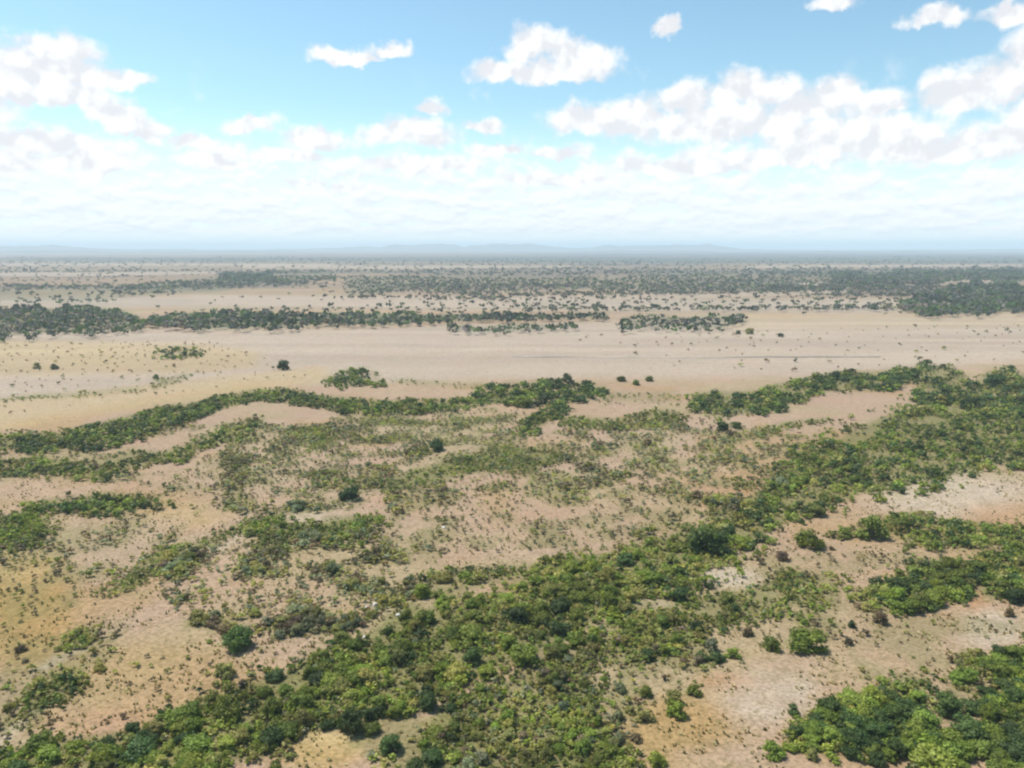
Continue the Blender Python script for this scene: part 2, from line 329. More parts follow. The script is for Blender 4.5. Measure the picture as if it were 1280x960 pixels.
# open scrub: (place, polygon, spacing m, size range m, tones)
TUFTS = [
    ('scrub field behind the lone tree', [(200, 700), (330, 675), (480, 660), (510, 700), (520, 740), (440, 790), (330, 800), (240, 780), (200, 740)], 1.75, (0.8, 1.6), {O: 5, S: 5, N: 2}),
    ('scrub inside the hedge bend', [(275, 560), (330, 530), (430, 530), (560, 555), (480, 600), (440, 635), (330, 645), (280, 640)], 2.5, (0.9, 1.7), {O: 4, S: 4, N: 2}),
    ('scrub below the green lens', [(480, 620), (560, 600), (700, 585), (860, 580), (880, 640), (760, 680), (600, 690), (490, 690)], 2.9, (0.8, 1.5), {O: 4, S: 3, N: 3}),
    ('dense tufts below the lens', [(545, 605), (650, 595), (640, 650), (550, 650)], 2.2, (0.7, 1.3), {O: 4, S: 3, N: 3}),
    ('scattered left scrub', [(0, 640), (80, 640), (200, 640), (260, 630), (220, 670), (150, 730), (60, 740), (0, 740)], 3.2, (0.7, 1.4), {O: 3, S: 3, N: 3}),
    ('scrub right of centre', [(690, 540), (860, 520), (1000, 540), (990, 600), (920, 640), (860, 620), (720, 600)], 3.0, (0.9, 2.0), {O: 4, S: 4, N: 2}),
    ('upper scrub left', [(0, 545), (200, 530), (330, 520), (320, 560), (260, 620), (120, 600), (0, 600)], 3.6, (0.8, 1.6), {O: 4, S: 2, N: 3}),
    ('patchy scrub under the hedge band', [(420, 515), (650, 510), (700, 560), (560, 580), (430, 540)], 3.0, (0.8, 1.6), {O: 4, S: 3, N: 2}),
    ('tufts above the thicket corner', [(1060, 795), (1130, 770), (1280, 760), (1280, 800), (1180, 830), (1080, 850)], 4.2, (0.5, 0.9), {N: 3, O: 3}),
    ('bottom right clearing tufts', [(1165, 870), (1240, 830), (1250, 940), (1200, 950)], 2.2, (0.5, 1.0), {O: 3, N: 3}),
    ('scrub between olive patches', [(690, 830), (760, 790), (900, 770), (920, 800), (860, 880), (780, 900)], 2.3, (0.6, 1.5), {O: 4, G: 2, N: 2}),
    ('scrub right of olive thicket', [(900, 790), (1000, 745), (1110, 730), (1100, 790), (1040, 800), (920, 830)], 2.8, (0.7, 1.5), {O: 3, G: 2, N: 2}),
    ('tufts above the main thicket', [(330, 790), (500, 700), (560, 690), (520, 760), (420, 800), (300, 860)], 3.4, (0.6, 1.2), {O: 3, N: 3, S: 2}),
    ('tufts on the ochre slope', [(0, 740), (110, 730), (190, 740), (130, 830), (60, 900), (0, 900)], 3.3, (0.5, 1.1), {N: 3, O: 3, G: 1}),
    ('sparse tufts on the slope', [(130, 820), (330, 800), (380, 820), (260, 860), (150, 900), (90, 920)], 4.8, (0.5, 1.0), {O: 3, N: 2}),
    ('scrub strip on the right', [(940, 690), (1100, 660), (1280, 680), (1280, 700), (1100, 710), (960, 740)], 3.4, (0.6, 1.4), {O: 3, N: 2, G: 1}),
    ('scrub by the diagonal belt', [(870, 640), (930, 600), (1010, 560), (1030, 580), (960, 640), (900, 660)], 2.7, (1.0, 2.0), {O: 3, G: 2, D: 1}),
    ('main thicket rim', [(540, 740), (680, 700), (820, 660), (900, 650), (930, 720), (760, 790), (640, 850), (560, 790)], 2.4, (0.8, 1.8), {O: 3, G: 3, B: 1}),
    ('sparse tufts on the plain', [(0, 430), (260, 425), (400, 470), (300, 480), (0, 545)], 11.0, (0.8, 1.8), {O: 3, N: 3}),
    ('dots on the far plain', [(700, 418), (1280, 400), (1280, 440), (900, 470), (760, 440)], 22.0, (1.0, 2.6), {O: 2, N: 3, D: 1}),
    ('scrub in the right wood', [(1000, 545), (1140, 490), (1280, 470), (1280, 590), (1100, 620), (960, 650)], 5.0, (1.0, 2.0), {O: 3, G: 3}),
    ('tufts on the bare field', [(1090, 620), (1280, 590), (1280, 640), (1120, 640)], 12.0, (0.5, 0.9), {O: 2, N: 2}),
]
# plants that stand alone: (x, y of the crown's middle, width px, kind, tone, label)
SINGLES = [
    (295, 792, 33, 'tree', D, 'lone round dark green tree on bare tan ground below the scrub field'),
    (165, 906, 19, 'tree', D, 'narrow upright dark green tree at the edge of the bottom left thicket'),
    (118, 927, 11, 'tree', D, 'small dark tree poking up left of the narrow upright tree'),
    (134, 925, 14, 'tree', D, 'dark bushy tree just right of the small poking tree'),
    (354, 454, 15, 'tree', D, 'lone dark tree far out on the tan plain beyond the hedge'),
    (436, 613, 22, 'tree', D, 'dark shaded tree at the lower end of the middle scrub'),
    (545, 552, 21, 'tree', D, 'small rounded dark green tree on the pink ground below the hedge'),
    (887, 667, 44, 'tree', D, 'large very dark tree with ragged crown at the top of the main thicket'),
    (912, 660, 20, 'tree', D, 'dark tree touching the right side of the very dark tree'),
    (782, 692, 24, 'tree', D, 'dark green tree on the upper rim of the main thicket'),
    (700, 752, 26, 'tree', D, 'shadowy round tree in the upper middle of the main thicket'),
    (700, 780, 26, 'tree', D, 'grey green round tree beside the pink bare strip'),
    (655, 805, 42, 'tree', G, 'broad glossy green tree above the pink bare strip'),
    (590, 815, 26, 'tree', D, 'deep green tree in the middle of the main thicket'),
    (610, 832, 26, 'tree', G, 'leafy tree on the lower rim of the main thicket'),
    (535, 872, 26, 'tree', D, 'blackish tree above the little sandy clearing'),
    (564, 880, 18, 'tree', D, 'small dark tree right of the sandy clearing'),
    (488, 922, 32, 'tree', D, 'dark tree among yellow bushes beside the bottom clearing'),
    (437, 895, 36, 'tree', D, 'dark spreading tree at the top of the bottom clearing'),
    (540, 940, 26, 'tree', D, 'dark tree at the bottom edge between clearing and olive scrub'),
    (1187, 872, 36, 'tree', D, 'blue green round tree right of the big thicket'),
    (1166, 940, 46, 'tree', G, 'wide tree with dark shaded base at the bottom right'),
    (1007, 795, 46, 'bush', B, 'round bright green bush standing alone on the tan slope'),
    (965, 802, 26, 'bush', G, 'green bush to the left of the round bright bush'),
    (935, 788, 18, 'bush', N, 'dark twiggy bush on the slope left of the bright bush'),
    (897, 818, 22, 'bush', D, 'dark bush at the bottom of the small slope cluster'),
    (878, 818, 20, 'bush', D, 'dark bush at the left of the small slope cluster'),
    (890, 806, 20, 'bush', S, 'grey green bush at the top of the small slope cluster'),
    (916, 815, 18, 'bush', G, 'mint green bush at the right of the small slope cluster'),
    (1061, 800, 15, 'bush', N, 'brown rounded bush alone on the pale slope'),
    (1065, 780, 11, 'bush', D, 'tiny dark bush above the brown rounded bush'),
    (1101, 772, 20, 'bush', N, 'low brown olive bush above the pale slope'),
    (1262, 765, 13, 'bush', N, 'upright brown olive bush near the right edge'),
    (992, 886, 17, 'bush', D, 'dark upright bush on the whitish bare ground'),
    (968, 934, 28, 'bush', G, 'round green bush alone at the bottom of the bare slope'),
    (1015, 942, 18, 'bush', O, 'olive bush below the clump beside the big thicket'),
    (868, 860, 24, 'bush', G, 'tall green bush at the right of the bush quartet'),
    (846, 886, 27, 'bush', G, 'round green bush at the bottom of the bush quartet'),
    (842, 868, 28, 'bush', O, 'olive bush at the top of the bush quartet'),
    (806, 892, 24, 'bush', O, 'grey olive bush at the left of the bush quartet'),
    (776, 858, 20, 'bush', S, 'grey green bush above the olive scrub corner'),
    (807, 863, 20, 'bush', G, 'green bush right of the grey green corner bush'),
    (773, 892, 20, 'bush', S, 'bluish green bush on the edge of the olive scrub'),
    (822, 946, 26, 'bush', G, 'leaning green bush alone at the bottom right of the olive scrub'),
    (795, 920, 16, 'bush', N, 'brownish bush at the right rim of the olive scrub'),
    (1012, 668, 38, 'bush', G, 'green bush group head left of the bare field row'),
    (978, 692, 20, 'bush', N, 'brown rounded bush on the tan strip'),
    (1090, 655, 44, 'bush', G, 'wide low green bush on the strip below the bare field'),
    (1142, 600, 11, 'bush', D, 'single dark bush on the upper edge of the pale bare field'),
    (1215, 592, 12, 'bush', D, 'second dark bush further right on the pale bare field'),
    (1040, 684, 9, 'bush', N, 'small brown bush at the tip of a thin twiggy line'),
    (125, 832, 15, 'bush', O, 'olive bush alone on the ochre slope'),
    (26, 808, 15, 'bush', N, 'dark brown bush alone on the ochre ground at the left'),
    (31, 824, 9, 'bush', N, 'small dark bush below the brown bush at the left'),
    (303, 854, 12, 'bush', N, 'dark brown bush near the edge of the thicket'),
    (280, 834, 30, 'bush', O, 'low flat olive bush on the bare slope below the lone tree'),
    (211, 882, 9, 'bush', D, 'tiny dark bush above the bottom left thicket'),
    (262, 800, 9, 'bush', O, 'tiny olive bush left of the lone tree'),
    (777, 471, 11, 'tree', G, 'first of three small trees on the edge of the plain'),
    (795, 476, 10, 'tree', G, 'middle of three small trees on the edge of the plain'),
    (812, 470, 12, 'tree', G, 'right of three small trees on the edge of the plain'),
    (702, 478, 14, 'tree', D, 'dark tree on the left top of the tall grove'),
    (733, 475, 14, 'tree', D, 'dark tree on the right top of the tall grove'),
    (1043, 466, 16, 'tree', D, 'dark tree rising above the upper right tree band'),
    (1060, 463, 12, 'tree', N, 'brown tree behind the dark rising tree'),
    (1244, 470, 20, 'tree', D, 'tall dark tree rising over the wood at the right edge'),
    (903, 530, 15, 'tree', D, 'left of two dark round trees below the tree band'),
    (921, 527, 16, 'tree', D, 'right of two dark round trees below the tree band'),
    (46, 457, 9, 'bush', S, 'dark grey bush on the left plain'),
    (68, 457, 11, 'bush', S, 'grey twiggy bush on the left plain beside the dark one'),
    (923, 414, 7, 'tree', D, 'small dark tree on the far plain'),
    (937, 412, 10, 'tree', O, 'olive tree right of the small dark tree on the plain'),
    (976, 417, 7, 'tree', D, 'dark dot of a tree alone on the far plain'),
    (195, 470, 9, 'bush', D, 'dark bush at the head of the shrub line on the plain'),
    (542, 624, 8, 'bush', D, 'small very dark bush above the scrub tufts'),
    (534, 562, 8, 'bush', D, 'tiny black bush under the small rounded tree'),
]


def in_poly(poly, x, y):
    x = np.asarray(x); y = np.asarray(y)
    r = np.zeros(x.shape, bool)
    n = len(poly)
    for i in range(n):
        x1, y1 = poly[i]; x2, y2 = poly[(i + 1) % n]
        if y1 == y2:
            continue
        c = ((y1 > y) != (y2 > y)) & (x < (x2 - x1) * (y - y1) / (y2 - y1) + x1)
        r ^= c
    return r


def extend(cols):
    c = list(cols)
    if c[0][0] <= 0:
        c.insert(0, (-190,) + tuple(c[0][1:]))
    if c[-1][0] >= 1280:
        c.append((1470,) + tuple(c[-1][1:]))
    return [(x, a, 1020 if b >= 965 else b) for x, a, b in c]


class Darts:
    """keeps plants a spacing apart"""
    def __init__(self, cell):
        self.c = cell; self.g = {}

    def ok(self, x, y, s):
        i, j = int(x // self.c), int(y // self.c)
        k = int(math.ceil(s / self.c))
        for a in range(i - k, i + k + 1):
            for b in range(j - k, j + k + 1):
                for (u, v) in self.g.get((a, b), ()):
                    if (u - x) ** 2 + (v - y) ** 2 < s * s:
                        return False
        self.g.setdefault((i, j), []).append((x, y))
        return True


def scatter(sample_px, area_world, spacing, lift, cap=4000):
    """points of the ground inside a traced region, about a spacing apart"""
    n = int(min(area_world / (spacing ** 2) * 7 + 30, cap * 7))
    px, py = sample_px(n * 3)
    X, Y, Z = ground_at(px, py, lift)
    dist = np.sqrt(X * X + Y * Y)
    w = dist ** 3
    w = w / w.max()
    keep = rng.random(len(px)) < np.maximum(w, 0.0)
    px, py, X, Y, Z = px[keep], py[keep], X[keep], Y[keep], Z[keep]
    d = Darts(spacing)
    res = []
    for i in range(min(len(px), n)):
        if d.ok(X[i], Y[i], spacing * (0.4 + 0.95 * rng.random())):
            res.append((X[i], Y[i], Z[i]))
    return res


def px_area(px, py):
    x, y, z = pix_dir(px, py)
    t = CAM_H / np.maximum(-z, .002)
    return (t / F) ** 2 / np.maximum(-z, .002)


def pick(tones):
    k = list(tones); w = np.array([tones[i] for i in k], float)
    return k[int(rng.choice(len(k), p=w / w.sum()))]


def ragged(x, a, b):
    h = b - a
    return a + (fbm(x / 16, a * 0, 5, 3) - .42) * .55 * h, b + (fbm(x / 13, a * 0 + 9, 6, 3) - .52) * .6 * h


CLEAR = [(560, 764, 48, 13), (640, 734, 36, 11), (415, 938, 52, 27), (542, 902, 26, 14), (690, 812, 46, 13), (605, 838, 20, 8), (735, 700, 16, 5), (350, 858, 40, 7), (480, 905, 24, 6),
         (835, 700, 26, 10), (800, 757, 50, 7), (910, 722, 40, 10), (1225, 745, 12, 18), (1105, 520, 14, 6), (1165, 528, 18, 8), (1190, 512, 16, 6), (1065, 550, 22, 5), (990, 628, 14, 6), (1230, 478, 12, 8), (1105, 925, 0, 0),
         (885, 765, 20, 6), (960, 745, 18, 6)]


def cleared(x, y, z):
    u, v, d = project(np.array([x]), np.array([y]), np.array([z]))
    u, v = float(u[0]), float(v[0])
    n = 1 + .8 * (float(fbm(np.array(x / 3.), np.array(y / 3.), 66, 2)) - .5)
    return any(rx and ((u - cx) / rx) ** 2 + ((v - cy) / ry) ** 2 < n for cx, cy, rx, ry in CLEAR)


plants = []       # dict: kind, x, y, z, w (crown width m), tone, place, label
for place, cols, kind, sp, (s0, s1), tones, ug in BANDS:
    c = extend(cols)
    xs = np.array([q[0] for q in c], float); yt = np.array([q[1] for q in c], float); yb = np.array([q[2] for q in c], float)

    def samp(n, xs=xs, yt=yt, yb=yb):
        x = rng.uniform(xs[0], xs[-1], n * 2)
        a, b = np.interp(x, xs, yt), np.interp(x, xs, yb)
        k = rng.random(n * 2) < (b - a) / (yb - yt).max()
        x, a, b = x[k], a[k], b[k]
        a, b = ragged(x, a, b)
        y = a + (b - a) * rng.random(len(x))
        return x + rng.normal(0, 1, len(x)) * np.minimum(np.clip((y - 450) / 24, 1, 17), .07 * (xs[-1] - xs[0])), y
    sx, sy = samp(400)
    area = float(np.mean(px_area(sx, sy)) * np.trapz(yb - yt, xs))
    hmean = (s0 + s1) / 2
    for (x, y, z) in scatter(samp, area, sp, hmean * .45):
        if fbm(x / 7, y / 7, 88, 3) < (.44 if 'wood' in place or 'head' in place or 'dark tree band' in place else .35 if ug >= .8 else .28 if 'row' in place else .40) or cleared(x, y, z):
            continue
        w = (s0 + (s1 - s0) * rng.random() ** 1.6) * rng.choice([.75, 1.0, 1.0, 1.2])
        plants.append(dict(kind=kind, x=x, y=y, z=z, w=w, tone=pick(tones), place=place, label=None, forced=False))
UNDER = []
for place, cols, kind, sp, (s0, s1), tones, ug in BANDS:
    if ug < .6:
        continue
    c = extend(cols)
    xs = np.array([q[0] for q in c], float); yt = np.array([q[1] for q in c], float); yb = np.array([q[2] for q in c], float)

    def samp(n, xs=xs, yt=yt, yb=yb):
        x = rng.uniform(xs[0], xs[-1], n * 2)
        a, b = np.interp(x, xs, yt), np.interp(x, xs, yb)
        k = rng.random(n * 2) < (b - a) / (yb - yt).max()
        x, a, b = x[k], a[k], b[k]
        a, b = ragged(x, a, b)
        y = a - 1 + (b - a + 3) * rng.random(len(x))
        return x + rng.normal(0, 1, len(x)) * np.minimum(np.clip((y - 450) / 24, 1, 17), .07 * (xs[-1] - xs[0])), y
    sx, sy = samp(400)
    area = float(np.mean(px_area(sx, sy)) * np.trapz(yb - yt, xs))
    gap = 1.16 if sy.mean() > 640 else 2.5
    for (x, y, z) in scatter(samp, area, gap, .3, cap=3000):
        if fbm(x / 7, y / 7, 57, 2) < .35 or cleared(x, y, z):
            continue
        UNDER.append((x, y, z, (.7 + 1.3 * rng.random() ** 1.5) * (1 if gap < 1.2 else 1.3), pick({G: 4, O: 5, S: 1, B: 2, D: 1})))
for place, poly, sp, (s0, s1), tones in TUFTS:
    q = [(x - 190 if x <= 0 else x + 190 if x >= 1280 else x, y) for x, y in poly]
    ax = np.array([p[0] for p in q], float); ay = np.array([p[1] for p in q], float)

    def samp(n, q=q, ax=ax, ay=ay):
        x = rng.uniform(ax.min(), ax.max(), n * 2); y = rng.uniform(ay.min(), ay.max(), n * 2)
        k = in_poly(q, x, y)
        return x[k], y[k]
    sx, sy = samp(400)
    poly_area = abs(np.dot(ax, np.roll(ay, 1)) - np.dot(ay, np.roll(ax, 1))) / 2
    area = float(np.mean(px_area(sx, sy)) * poly_area)
    for (x, y, z) in scatter(samp, area, sp * (.84 if sp < 2.3 else .80), .3):
        nz = float(fbm(x / 7, y / 7, 77, 3))
        if rng.random() > float(sstep(nz, .40, .54)) * .8 + (.42 if sp < 2.3 else .34 if sp < 3.1 else .10):
            continue
        w = (s0 + (s1 - s0) * rng.random() ** 2.2) * (1.12 + 2.6 * max(0, nz - .42)) * (1.12 if sp < 2.3 else 1.0)
        plants.append(dict(kind='bush', x=x, y=y, z=z, w=w, tone=pick(tones), place=place, label=None, forced=False))
for (px, py, wp, kind, tone, lab) in SINGLES:
    x, y, z = (float(v) for v in ground_at(px, py, 0.0))
    dist = math.sqrt(x * x + y * y + CAM_H ** 2)
    w = wp * dist / F
    lift = w * (.5 if kind == 'tree' else .34)
    x, y, z = (float(v) for v in ground_at(px, py, lift))
    plants.append(dict(kind=kind, x=x, y=y, z=z, w=w * .95, tone=tone, place='', label=lab, forced=True))
# nothing else grows inside a plant that stands alone
alone = [(p['x'], p['y'], p['w']) for p in plants if p['forced']]
ax_, ay_, aw_ = (np.array(v) for v in zip(*alone))
plants = [p for p in plants if p['forced'] or not np.any((ax_ - p['x']) ** 2 + (ay_ - p['y']) ** 2 < (aw_ * .5 + p['w'] * .25) ** 2)]

# ------------------------------------------------------------------ materials
def new_mat(name):
    m = bpy.data.materials.new(name)
    m.use_nodes = True
    return m, NT(m.node_tree)


def leaf_material(name, from_object):
    m, t = new_mat(name)
    o = t.n('ShaderNodeOutputMaterial')
    if from_object:
        base = t.n('ShaderNodeObjectInfo').outputs['Color']
    else:
        base = t.n('ShaderNodeAttribute', attribute_name='tone').outputs['Color']
    isl = t.n('ShaderNodeNewGeometry').outputs['Random Per Island']
    co = t.n('ShaderNodeTexCoord').outputs['Object']
    n = t.noise(co, 1.3, 3)
    val = t.m('MULTIPLY_ADD', isl, 0.9, 0.6)
    c = t.mix(1.0, base, t.vec(val, val, val), 'MULTIPLY')
    yel = t.mix(1.0, base, (1.55, 1.3, 0.9), 'MULTIPLY')
    c = t.mix(t.step(n, .45, .75, 0, .6), c, yel)
    p = t.n('ShaderNodeBsdfPrincipled')
    t.put(p.inputs['Base Color'], c)
    p.inputs['Roughness'].default_value = .6
    p.inputs['Specular IOR Level'].default_value = .25
    tr = t.n('ShaderNodeBsdfTranslucent')
    t.put(tr.inputs['Color'], t.mix(1.0, c, (1.1, 1.25, .6), 'MULTIPLY'))
    mx = t.n('ShaderNodeMixShader')
    mx.inputs[0].default_value = .32
    t.put(mx.inputs[1], p.outputs[0]); t.put(mx.inputs[2], tr.outputs[0])
    t.put(o.inputs[0], mx.outputs[0])
    return m


M_LEAF = leaf_material('foliage', True)
M_LEAF_MASS = leaf_material('foliage of the mass', False)
M_BARK, t = new_mat('bark')
o = t.n('ShaderNodeOutputMaterial'); p = t.n('ShaderNodeBsdfPrincipled')
co = t.n('ShaderNodeTexCoord').outputs['Object']
t.put(p.inputs['Base Color'], t.mix(t.noise(t.v('MULTIPLY', co, (9, 9, 2)), 1.0, 5), (.07, .055, .042), (.19, .16, .13)))
p.inputs['Roughness'].default_value = .9
t.put(o.inputs[0], p.outputs[0])
M_ROCK, t = new_mat('pale rock')
o = t.n('ShaderNodeOutputMaterial'); p = t.n('ShaderNodeBsdfPrincipled')
co = t.n('ShaderNodeTexCoord').outputs['Object']
t.put(p.inputs['Base Color'], t.mix(t.noise(co, 2.2, 6), (.36, .32, .27), (.66, .63, .57)))
p.inputs['Roughness'].default_value = .9
t.put(o.inputs[0], p.outputs[0])

# ground: soil and dry-grass tint per place (attribute), broken up at every scale by noise
M_GROUND, t = new_mat('dry savanna ground')
o = t.n('ShaderNodeOutputMaterial'); p = t.n('ShaderNodeBsdfPrincipled')
tint = t.n('ShaderNodeAttribute', attribute_name='tint').outputs['Color']
pos = t.n('ShaderNodeNewGeometry').outputs['Position']
n_s = t.noise(pos, 1.7, 5, .65)
n_m = t.noise(pos, .28, 7, .62)
n_l = t.noise(pos, .045, 6, .6)
n_x = t.noise(pos, .009, 8, .6)
c = tint
c = t.mix(t.step(n_m, .5, .64, 0, .8), c, t.mix(1.0, tint, (1.16, 1.16, 1.08), 'MULTIPLY'))
c = t.mix(t.step(n_m, .49, .34, 0, .85), c, t.mix(1.0, tint, (.74, .75, .62), 'MULTIPLY'))
c = t.mix(t.step(n_l, .5, .70, 0, .7), c, t.mix(1.0, tint, (1.05, .92, .88), 'MULTIPLY'))
c = t.mix(t.step(n_l, .48, .30, 0, .7), c, t.mix(1.0, tint, (.94, .93, .78), 'MULTIPLY'))
c = t.mix(t.step(n_x, .4, .62, 0, .4), c, t.mix(1.0, tint, (.90, .86, .84), 'MULTIPLY'))
c = t.mix(t.step(n_s, .51, .60, 0, .7), c, t.mix(1.0, tint, (.62, .64, .50), 'MULTIPLY'))
herb = t.m('MULTIPLY', t.step(t.noise(pos, .9, 4, .7), .53, .64), t.step(n_m, .42, .60))
c = t.mix(t.m('MULTIPLY', herb, .75), c, t.mix(1.0, tint, (.50, .54, .36), 'MULTIPLY'))
c = t.mix(t.step(n_s, .48, .38, 0, .75), c, t.mix(1.0, tint, (1.25, 1.22, 1.15), 'MULTIPLY'))
t.put(p.inputs['Base Color'], c)
p.inputs['Roughness'].default_value = .95
p.inputs['Specular IOR Level'].default_value = .1
bp = t.n('ShaderNodeBump')
bp.inputs['Strength'].default_value = .32
bp.inputs['Distance'].default_value = .25
t.put(bp.inputs['Height'], t.m('ADD', n_s, t.m('MULTIPLY', n_m, 2.0)))
t.put(p.inputs['Normal'], bp.outputs[0])
t.put(o.inputs[0], p.outputs[0])


def srgb(r, g, b, k=1.0):
    return tuple((((v / 255 + .055) / 1.055) ** 2.4 if v > 10 else v / 255 / 12.92) * k for v in (r, g, b))


# ------------------------------------------------------------------ mesh helpers
def mesh_from(name, verts, faces, mats, tone=None, smooth=False, mat_idx=None):
    """verts (n,3); faces (m,k) array or list of such arrays"""
    me = bpy.data.meshes.new(name)
    if isinstance(faces, np.ndarray):
        faces = [faces]
    nv = len(verts)
    loops = np.concatenate([f.ravel() for f in faces]).astype(np.int32)
    sizes = np.concatenate([np.full(len(f), f.shape[1]) for f in faces]).astype(np.int32)
    starts = np.concatenate([[0], np.cumsum(sizes)[:-1]]).astype(np.int32)
    me.vertices.add(nv); me.loops.add(len(loops)); me.polygons.add(len(sizes))
    me.vertices.foreach_set('co', np.asarray(verts, np.float32).ravel())
    me.loops.foreach_set('vertex_index', loops)
    me.polygons.foreach_set('loop_start', starts)
    me.polygons.foreach_set('loop_total', sizes)
    if mat_idx is not None:
        me.polygons.foreach_set('material_index', np.asarray(mat_idx, np.int32))
    me.polygons.foreach_set('use_smooth', np.full(len(sizes), bool(smooth)))
    me.update(calc_edges=True)
    for m in mats:
        me.materials.append(m)
    if tone is not None:
        a = me.attributes.new('tone' if smooth is not None and tone[0] == 'tone' else tone[0], 'FLOAT_COLOR', 'POINT')
        c = np.ones((nv, 4), np.float32); c[:, :3] = tone[1]
        a.data.foreach_set('color', c.ravel())
    return me


def ico(sub):
    if sub < 0:
        return (np.array([(1, 0, 0), (-1, 0, 0), (0, 1, 0), (0, -1, 0), (0, 0, 1), (0, 0, -1)], float),
                np.array([(0, 2, 4), (2, 1, 4), (1, 3, 4), (3, 0, 4), (2, 0, 5), (1, 2, 5), (3, 1, 5), (0, 3, 5)]))
    p = (1 + 5 ** .5) / 2
    v = [(-1, p, 0), (1, p, 0), (-1, -p, 0), (1, -p, 0), (0, -1, p), (0, 1, p), (0, -1, -p), (0, 1, -p), (p, 0, -1), (p, 0, 1), (-p, 0, -1), (-p, 0, 1)]
    f = [(0, 11, 5), (0, 5, 1), (0, 1, 7), (0, 7, 10), (0, 10, 11), (1, 5, 9), (5, 11, 4), (11, 10, 2), (10, 7, 6), (7, 1, 8), (3, 9, 4), (3, 4, 2), (3, 2, 6), (3, 6, 8), (3, 8, 9), (4, 9, 5), (2, 4, 11), (6, 2, 10), (8, 6, 7), (9, 8, 1)]
    v = [np.array(q) / np.linalg.norm(q) for q in v]
    for _ in range(sub):
        mid = {}; nf = []
        def mp(a, b):
            k = (min(a, b), max(a, b))
            if k not in mid:
                q = v[a] + v[b]; v.append(q / np.linalg.norm(q)); mid[k] = len(v) - 1
            return mid[k]
        for a, b, c in f:
            ab, bc, ca = mp(a, b), mp(b, c), mp(c, a)
            nf += [(a, ab, ca), (b, bc, ab), (c, ca, bc), (ab, bc, ca)]
        f = nf
    return np.array(v), np.array(f)


def crown_shape(seed, radius, z0, z1, n_lobes, n_leaf, leaf, hull_sub, spread=.76, hull=.68, skirt=0):
    """a crown of leaf clumps gathered in uneven lobes round a lumpy core; returns verts, tris, quads"""
    g = np.random.default_rng(seed)
    hz = (z1 - z0) / 2
    zc = (z0 + z1) / 2
    lobes = []
    for k in range(n_lobes):
        a = 2 * math.pi * (k + g.random() * .9) / n_lobes
        rr = radius * spread * g.uniform(.35, 1.0)
        up = g.uniform(-.55, .75)
        rr *= math.sqrt(max(.15, 1 - max(0, up) ** 2 * .8))
        lr = g.uniform(.22, .44)
        lobes.append((math.cos(a) * rr, math.sin(a) * rr, zc + up * hz * .75, radius * lr, hz * lr * 1.15))
    lobes.append((g.uniform(-.15, .15) * radius, g.uniform(-.15, .15) * radius, zc + hz * .28, radius * .5, hz * .62))
    for k in range(skirt):                  # foliage that comes down to the ground
        a = 2 * math.pi * (k + g.random()) / skirt
        lobes.append((math.cos(a) * radius * .55, math.sin(a) * radius * .55, z0 + hz * g.uniform(.25, .5), radius * g.uniform(.28, .4), hz * .42))
    V, T, Q = [], [], []
    n0 = 0
    hv, hf = ico(hull_sub)
    for (lx, ly, lz, lr, lh) in lobes:
        jit = 1 + .28 * (g.random(len(hv)) - .5)
        q = hv * jit[:, None] * np.array([lr * hull, lr * hull, lh * hull]) + np.array([lx, ly, lz])
        q[:, 2] = np.maximum(q[:, 2], z0 * .6 + .02)
        V.append(q); T.append(hf + n0); n0 += len(q)
    per = max(1, n_leaf // len(lobes))
    for (lx, ly, lz, lr, lh) in lobes:
        d = g.normal(size=(per, 3)); d /= np.linalg.norm(d, axis=1)[:, None]
        d[:, 2] = np.where(d[:, 2] < -.45, -d[:, 2], d[:, 2])
        rad = g.uniform(.70, 1.12, per) + .45 * g.random(per) ** 4
        c = d * rad[:, None] * np.array([lr, lr, lh]) + np.array([lx, ly, lz])
        c[:, 2] = np.maximum(c[:, 2], .04)
        nrm = d + g.normal(size=(per, 3)) * .55
        nrm[:, 2] += .25
        nrm /= np.linalg.norm(nrm, axis=1)[:, None]
        t1 = np.cross(nrm, g.normal(size=(per, 3))); t1 /= np.linalg.norm(t1, axis=1)[:, None]
        t2 = np.cross(nrm, t1)
        s = leaf * g.uniform(.55, 1.35, per)[:, None]
        a = g.uniform(.5, 1.0, per)[:, None]
        quad = np.stack([c - t1 * s, c - t2 * s * a * .8, c + t1 * s, c + t2 * s * a + nrm * s * .15], 1).reshape(-1, 3)
        V.append(quad)
        Q.append(np.arange(per * 4).reshape(-1, 4) + n0); n0 += per * 4
    return np.concatenate(V), np.concatenate(T), np.concatenate(Q)


def tube(path, radii, sides=6):
    V, Q = [], []
    for i, (p, r) in enumerate(zip(path, radii)):
        a = np.arange(sides) * 2 * math.pi / sides
        V.append(np.stack([p[0] + r * np.cos(a), p[1] + r * np.sin(a), np.full(sides, p[2])], 1))
    for i in range(len(path) - 1):
        for k in range(sides):
            Q.append((i * sides + k, i * sides + (k + 1) % sides, (i + 1) * sides + (k + 1) % sides, (i + 1) * sides + k))
    return np.concatenate(V), np.array(Q)


def stems(seed, h, n, r, spread):
    g = np.random.default_rng(seed)
    V, Q = [], []; n0 = 0
    for k in range(n):
        a = g.uniform(0, 6.28); s = spread * g.uniform(.5, 1)
        pts = [(0.02 * k, 0, -.15), (math.cos(a) * s * .25, math.sin(a) * s * .25, h * .4), (math.cos(a) * s, math.sin(a) * s, h)]
        v, q = tube(pts, [r, r * .75, r * .35])
        V.append(v); Q.append(q + n0); n0 += len(v)
    return np.concatenate(V), np.concatenate(Q)


